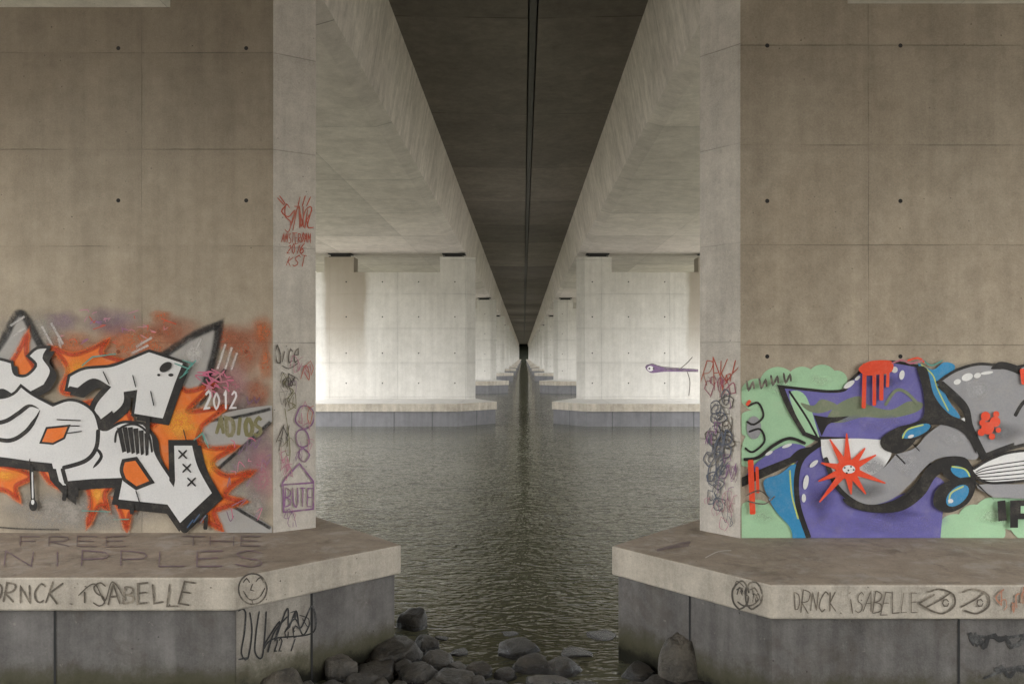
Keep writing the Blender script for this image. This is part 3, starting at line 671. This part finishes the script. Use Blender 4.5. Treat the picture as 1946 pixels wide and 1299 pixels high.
scrib(C,528,700,560,780,9,1.4,[BT,OLV]); scrib(C,550,690,590,710,5,1.3,[PI,RT]); scrib(C,528,850,550,900,7,1.5,[PI]); scrib(C,565,770,592,830,5,1.4,[PI,RT]); scrib(C,530,975,590,992,3,1.2,[PI,PT]); scrib(C,528,720,590,870,8,.9,[BT,PT,PI,OLV])
C.make('graffiti',wallL,'small red, black and violet felt pen tags')
a,n=plane2(WR[1],WR[2]); D=Wall(a,n,clamp=(1332,0,1404,1012))
D.text('RAKY',1336,686,1402,726,2.0,RT,loose=1.8); scrib(D,1342,715,1398,748,9,1.6,[PR_,RT])
def bubble(w,cx,cy,rx,ry,wd,m):
    ph=random.uniform(0,6)
    w.stroke([(cx+rx*math.cos(ph+i*.62)*random.uniform(.75,1.15),cy+ry*math.sin(ph+i*.62)*random.uniform(.8,1.15)) for i in range(11)],wd,m)
    w.stroke([(cx+rx*.4*math.cos(ph+i*.9),cy+ry*.45*math.sin(ph+i*.9)) for i in range(6)],wd*.8,m)
for i in range(12):
    bubble(D,random.uniform(1354,1384),755+i*9.4,random.uniform(8,17),random.uniform(10,18),random.uniform(1.4,2.6),random.choice([BL,BL,BL,BT]))
for i in range(8):
    bubble(D,random.uniform(1350,1376),872+i*12,random.uniform(6,13),random.uniform(8,15),random.uniform(1.2,2.2),BL)
D.text('SOB',1346,820,1394,864,3.2,BL,loose=1.8); D.text('ON',1348,874,1380,910,2.4,BL,loose=1.8)
D.text('VEN',1380,880,1404,910,1.4,PT,loose=1.8); D.text('SAE',1372,940,1402,970,1.3,PI,loose=1.8)
scrib(D,1345,740,1394,870,8,1.3,[BL,PT]); scrib(D,1340,900,1398,1000,12,1.0,[PI,BL,PT])
D.make('graffiti',wallR,'looping blue grey scribbles under a pink red tag')
# ---- plinth tags
UT=lin(138,126,111)
T=Wall((0,0,.96),(0,0,1)); PTP=paint('tag violet top',(108,86,104),.7,under=UT); BTP=paint('tag dark top',(98,82,88),.75,under=UT)
T.text('FREE',30,1019,250,1038,2.2,BTP,0,.25); T.text('THE',340,1019,505,1038,2.2,BTP,0,.25); T.make('graffiti',plinthL,'large faded dark hand lettering')
T=Wall((0,0,.96),(0,0,1)); T.text('NIPPLES',0,1047,510,1076,2.5,PTP,0,.2)
T.make('graffiti',plinthL,'large faded violet hand lettering')
T=Wall((0,0,.96),(0,0,1)); T.stroke([(1340,1060),(1365,1048),(1390,1046)],2,paint('faint chalk',(180,172,162),.4)); T.stroke([(1248,1046),(1290,1034),(1312,1030)],5,BTP); T.stroke([(1262,1042),(1310,1036)],4,BTP); T.make('graffiti',plinthR)
CB=paint('cap tag',(76,68,60),.5)
T=Wall((0,6.08,0),(0,-1,0),clamp=(-300,1099,446,1158)); T.text('DRNCK.iSABELLE',-22,1108,372,1146,3.6,CB,loose=1.1); T.stroke([(150,1130),(180,1108),(200,1140),(215,1104),(240,1140)],2.4,CB); T.make('graffiti',plinthL,'black pen name tags on the edge')
a,n=plane2(PL[1],PL[2]); T=Wall(a,n,clamp=(450,1050,758,1158))
T.stroke([(480+27*math.cos(i*.55),1118+29*math.sin(i*.55)) for i in range(12)],3,BT,closed=True); T.stroke([(462,1106),(468,1098),(474,1106)],2.4,BT); T.stroke([(486,1104),(494,1096),(501,1106)],2.4,BT); T.stroke([(480,1108),(476,1120),(483,1122)],2,BT); T.stroke([(462,1122),(474,1138),(492,1134),(503,1116)],2.4,BT); T.stroke([(478,1138),(480,1146)],2,BT)
T.make('graffiti',plinthL,'round smiling face doodle')
def off(a,n,k): return a-n*k
T=Wall(off(a,n,.045),n,base=.006); KT=paint('marker black',(34,33,34),.3,under=lin(120,120,118))
T.stroke([(452,1160),(458,1156),(466,1162),(464,1200),(458,1240),(470,1250),(478,1200),(474,1162)],3,KT); T.stroke([(492,1160),(486,1200),(484,1238),(497,1248),(503,1200),(505,1160)],3,KT); T.stroke([(470,1248),(452,1252)],2.8,KT)
T.stroke([(500,1225),(530,1180),(522,1215),(545,1155),(548,1190),(562,1160),(570,1192),(592,1150),(594,1200),(520,1212),(500,1232)],3,KT); T.stroke([(540,1200),(560,1175),(575,1205),(590,1180)],2.8,KT); T.text('22',520,1210,536,1236,2.4,KT,loose=.3); T.stroke([(560,1212),(552,1236)],2.4,KT)
random.seed(5); scrib(T,520,1165,588,1205,5,1.8,[KT]); T.stroke([(508,1238),(520,1200),(545,1170)],3,KT)
T.make('graffiti',plinthL,'pen doodle of legs and spiky crown')
CB2=paint('cap tag thin',(92,84,76),.5)
T=Wall((0,5.885,0),(0,-1,0),clamp=(1468,1113,2250,1170)); T.text('DRNCK.iSABELLE',1505,1124,1745,1162,2.1,CB2,loose=.9)
for x in (1790,1855):
    T.stroke([(x-28,1124),(x-6,1118),(x+20,1128),(x+22,1150),(x,1164),(x-24,1158)],3.6,CB); T.stroke([(x-30,1152),(x-4,1138),(x+16,1124)],3,CB); T.stroke([(x+6+6*math.cos(i),1144+7*math.sin(i)) for i in range(7)],2.4,CB)
T.stroke([(1745,1145),(1775,1128)],3.5,CB); T.stroke([(1745,1145),(1770,1160)],3.5,CB)
ORT=paint('orange tag',(176,112,84),.6); scrib(T,1895,1128,1970,1156,8,2.2,[ORT]); T.make('graffiti',plinthR,'black pen name tag with two rounded loops')
a,n=plane2(PR[1],PR[2]); T=Wall(a,n,clamp=(1166,1045,1462,1168))
for x in (1408,1433): T.stroke([(x+15*math.cos(i*.62)+random.uniform(-2,2),1130+26*math.sin(i*.62)+random.uniform(-2,2)) for i in range(11)],3.4,BT)
T.stroke([(1400,1120),(1408,1116),(1412,1124)],3,BT); T.stroke([(1426,1120),(1434,1116),(1440,1124)],3,BT); T.stroke([(1402,1142),(1414,1150),(1432,1148),(1442,1138)],3,BT); scrib(T,1400,1110,1440,1146,5,1.6,[BT])
T.make('graffiti',plinthR,'scribbled round face doodle')
T=Wall((0,5.885+.045,0),(0,-1,0),base=.005); random.seed(31)
for (x0,x1,y0,y1,w) in ((1842,1975,1200,1228,8),(1890,1985,1262,1286,7)):
    x=x0; pts=[]
    while x<x1: pts.append((x,random.uniform(y0,y1))+((1,) if random.random()<.4 else ())); x+=random.uniform(3,13)
    T.stroke(pts,w,KT); T.stroke([(x0,y0+6),((x0+x1)/2,y0+10),(x1,y0)],w*.7,KT)
T.stroke([(1868,1288),(1920,1268),(1980,1262)],5,KT)
T.make('graffiti',plinthR,'thick black marker scrawl')
r,w,c=far[1]
T=Wall((0,33.7,0),(0,-1,0),clamp=(1114,480,1327,753)); VI=paint('far violet',(110,84,124),.2); FK=paint('far black',(66,62,66),.3)
T.poly([(1226,697),(1236,691),(1262,698),(1290,700),(1328,702),(1328,706),(1290,706),(1262,706),(1236,708)],VI); T.stroke([(1226,698),(1238,691),(1262,697),(1328,702)],1.4,FK); T.ell(1236,700,6,5,W_); T.ell(1242,700,2,2,FK); T.ell(1234,700,2,2,FK)
T.stroke([(1290,702),(1305,690),(1316,678)],1.6,FK); T.stroke([(1306,706),(1311,725),(1309,752)],1.6,FK); T.stroke([(1262,700),(1328,706)],1.4,FK)
T.make('graffiti',w,'thin violet worm doodle')
w.parent['label']='pale concrete bridge pier with thin violet worm doodle'
# ---------------------------------------------------------------- light
wd=bpy.data.worlds.new('World'); scene.world=wd; wd.use_nodes=True; nt=wd.node_tree; bg=nt.nodes['Background']
sky=nt.nodes.new('ShaderNodeTexSky'); sky.sky_type='NISHITA'; sky.sun_disc=False
EL,AZ=math.radians(60),math.radians(180)
sky.sun_elevation=EL; sky.sun_rotation=AZ; sky.air_density=1.5; sky.dust_density=6
hsv=nt.nodes.new('ShaderNodeHueSaturation'); hsv.inputs['Saturation'].default_value=.15
nt.links.new(sky.outputs[0],hsv.inputs['Color']); nt.links.new(hsv.outputs[0],bg.inputs['Color']); bg.inputs['Strength'].default_value=1.22
sd=bpy.data.lights.new('sun','SUN'); sd.energy=1.5; sd.angle=math.radians(30); sd.color=(1,.97,.93)
so=bpy.data.objects.new('sun',sd); COL.objects.link(so)
dirv=Vector((math.sin(AZ)*math.cos(EL),math.cos(AZ)*math.cos(EL),math.sin(EL)))
so.rotation_euler=dirv.to_track_quat('Z','Y').to_euler()
cam=bpy.data.cameras.new('camera'); co=bpy.data.objects.new('camera',cam); COL.objects.link(co); scene.camera=co
co.location=(0,0,CZ); co.rotation_euler=(math.radians(90),0,0)
cam.sensor_width=36; cam.lens=36*F/1946; cam.shift_x=-(VX-973)/1946; cam.shift_y=(VY-649.5)/1946; cam.clip_end=3000
scene.view_settings.view_transform='Standard'; scene.view_settings.look='None'; scene.view_settings.exposure=0
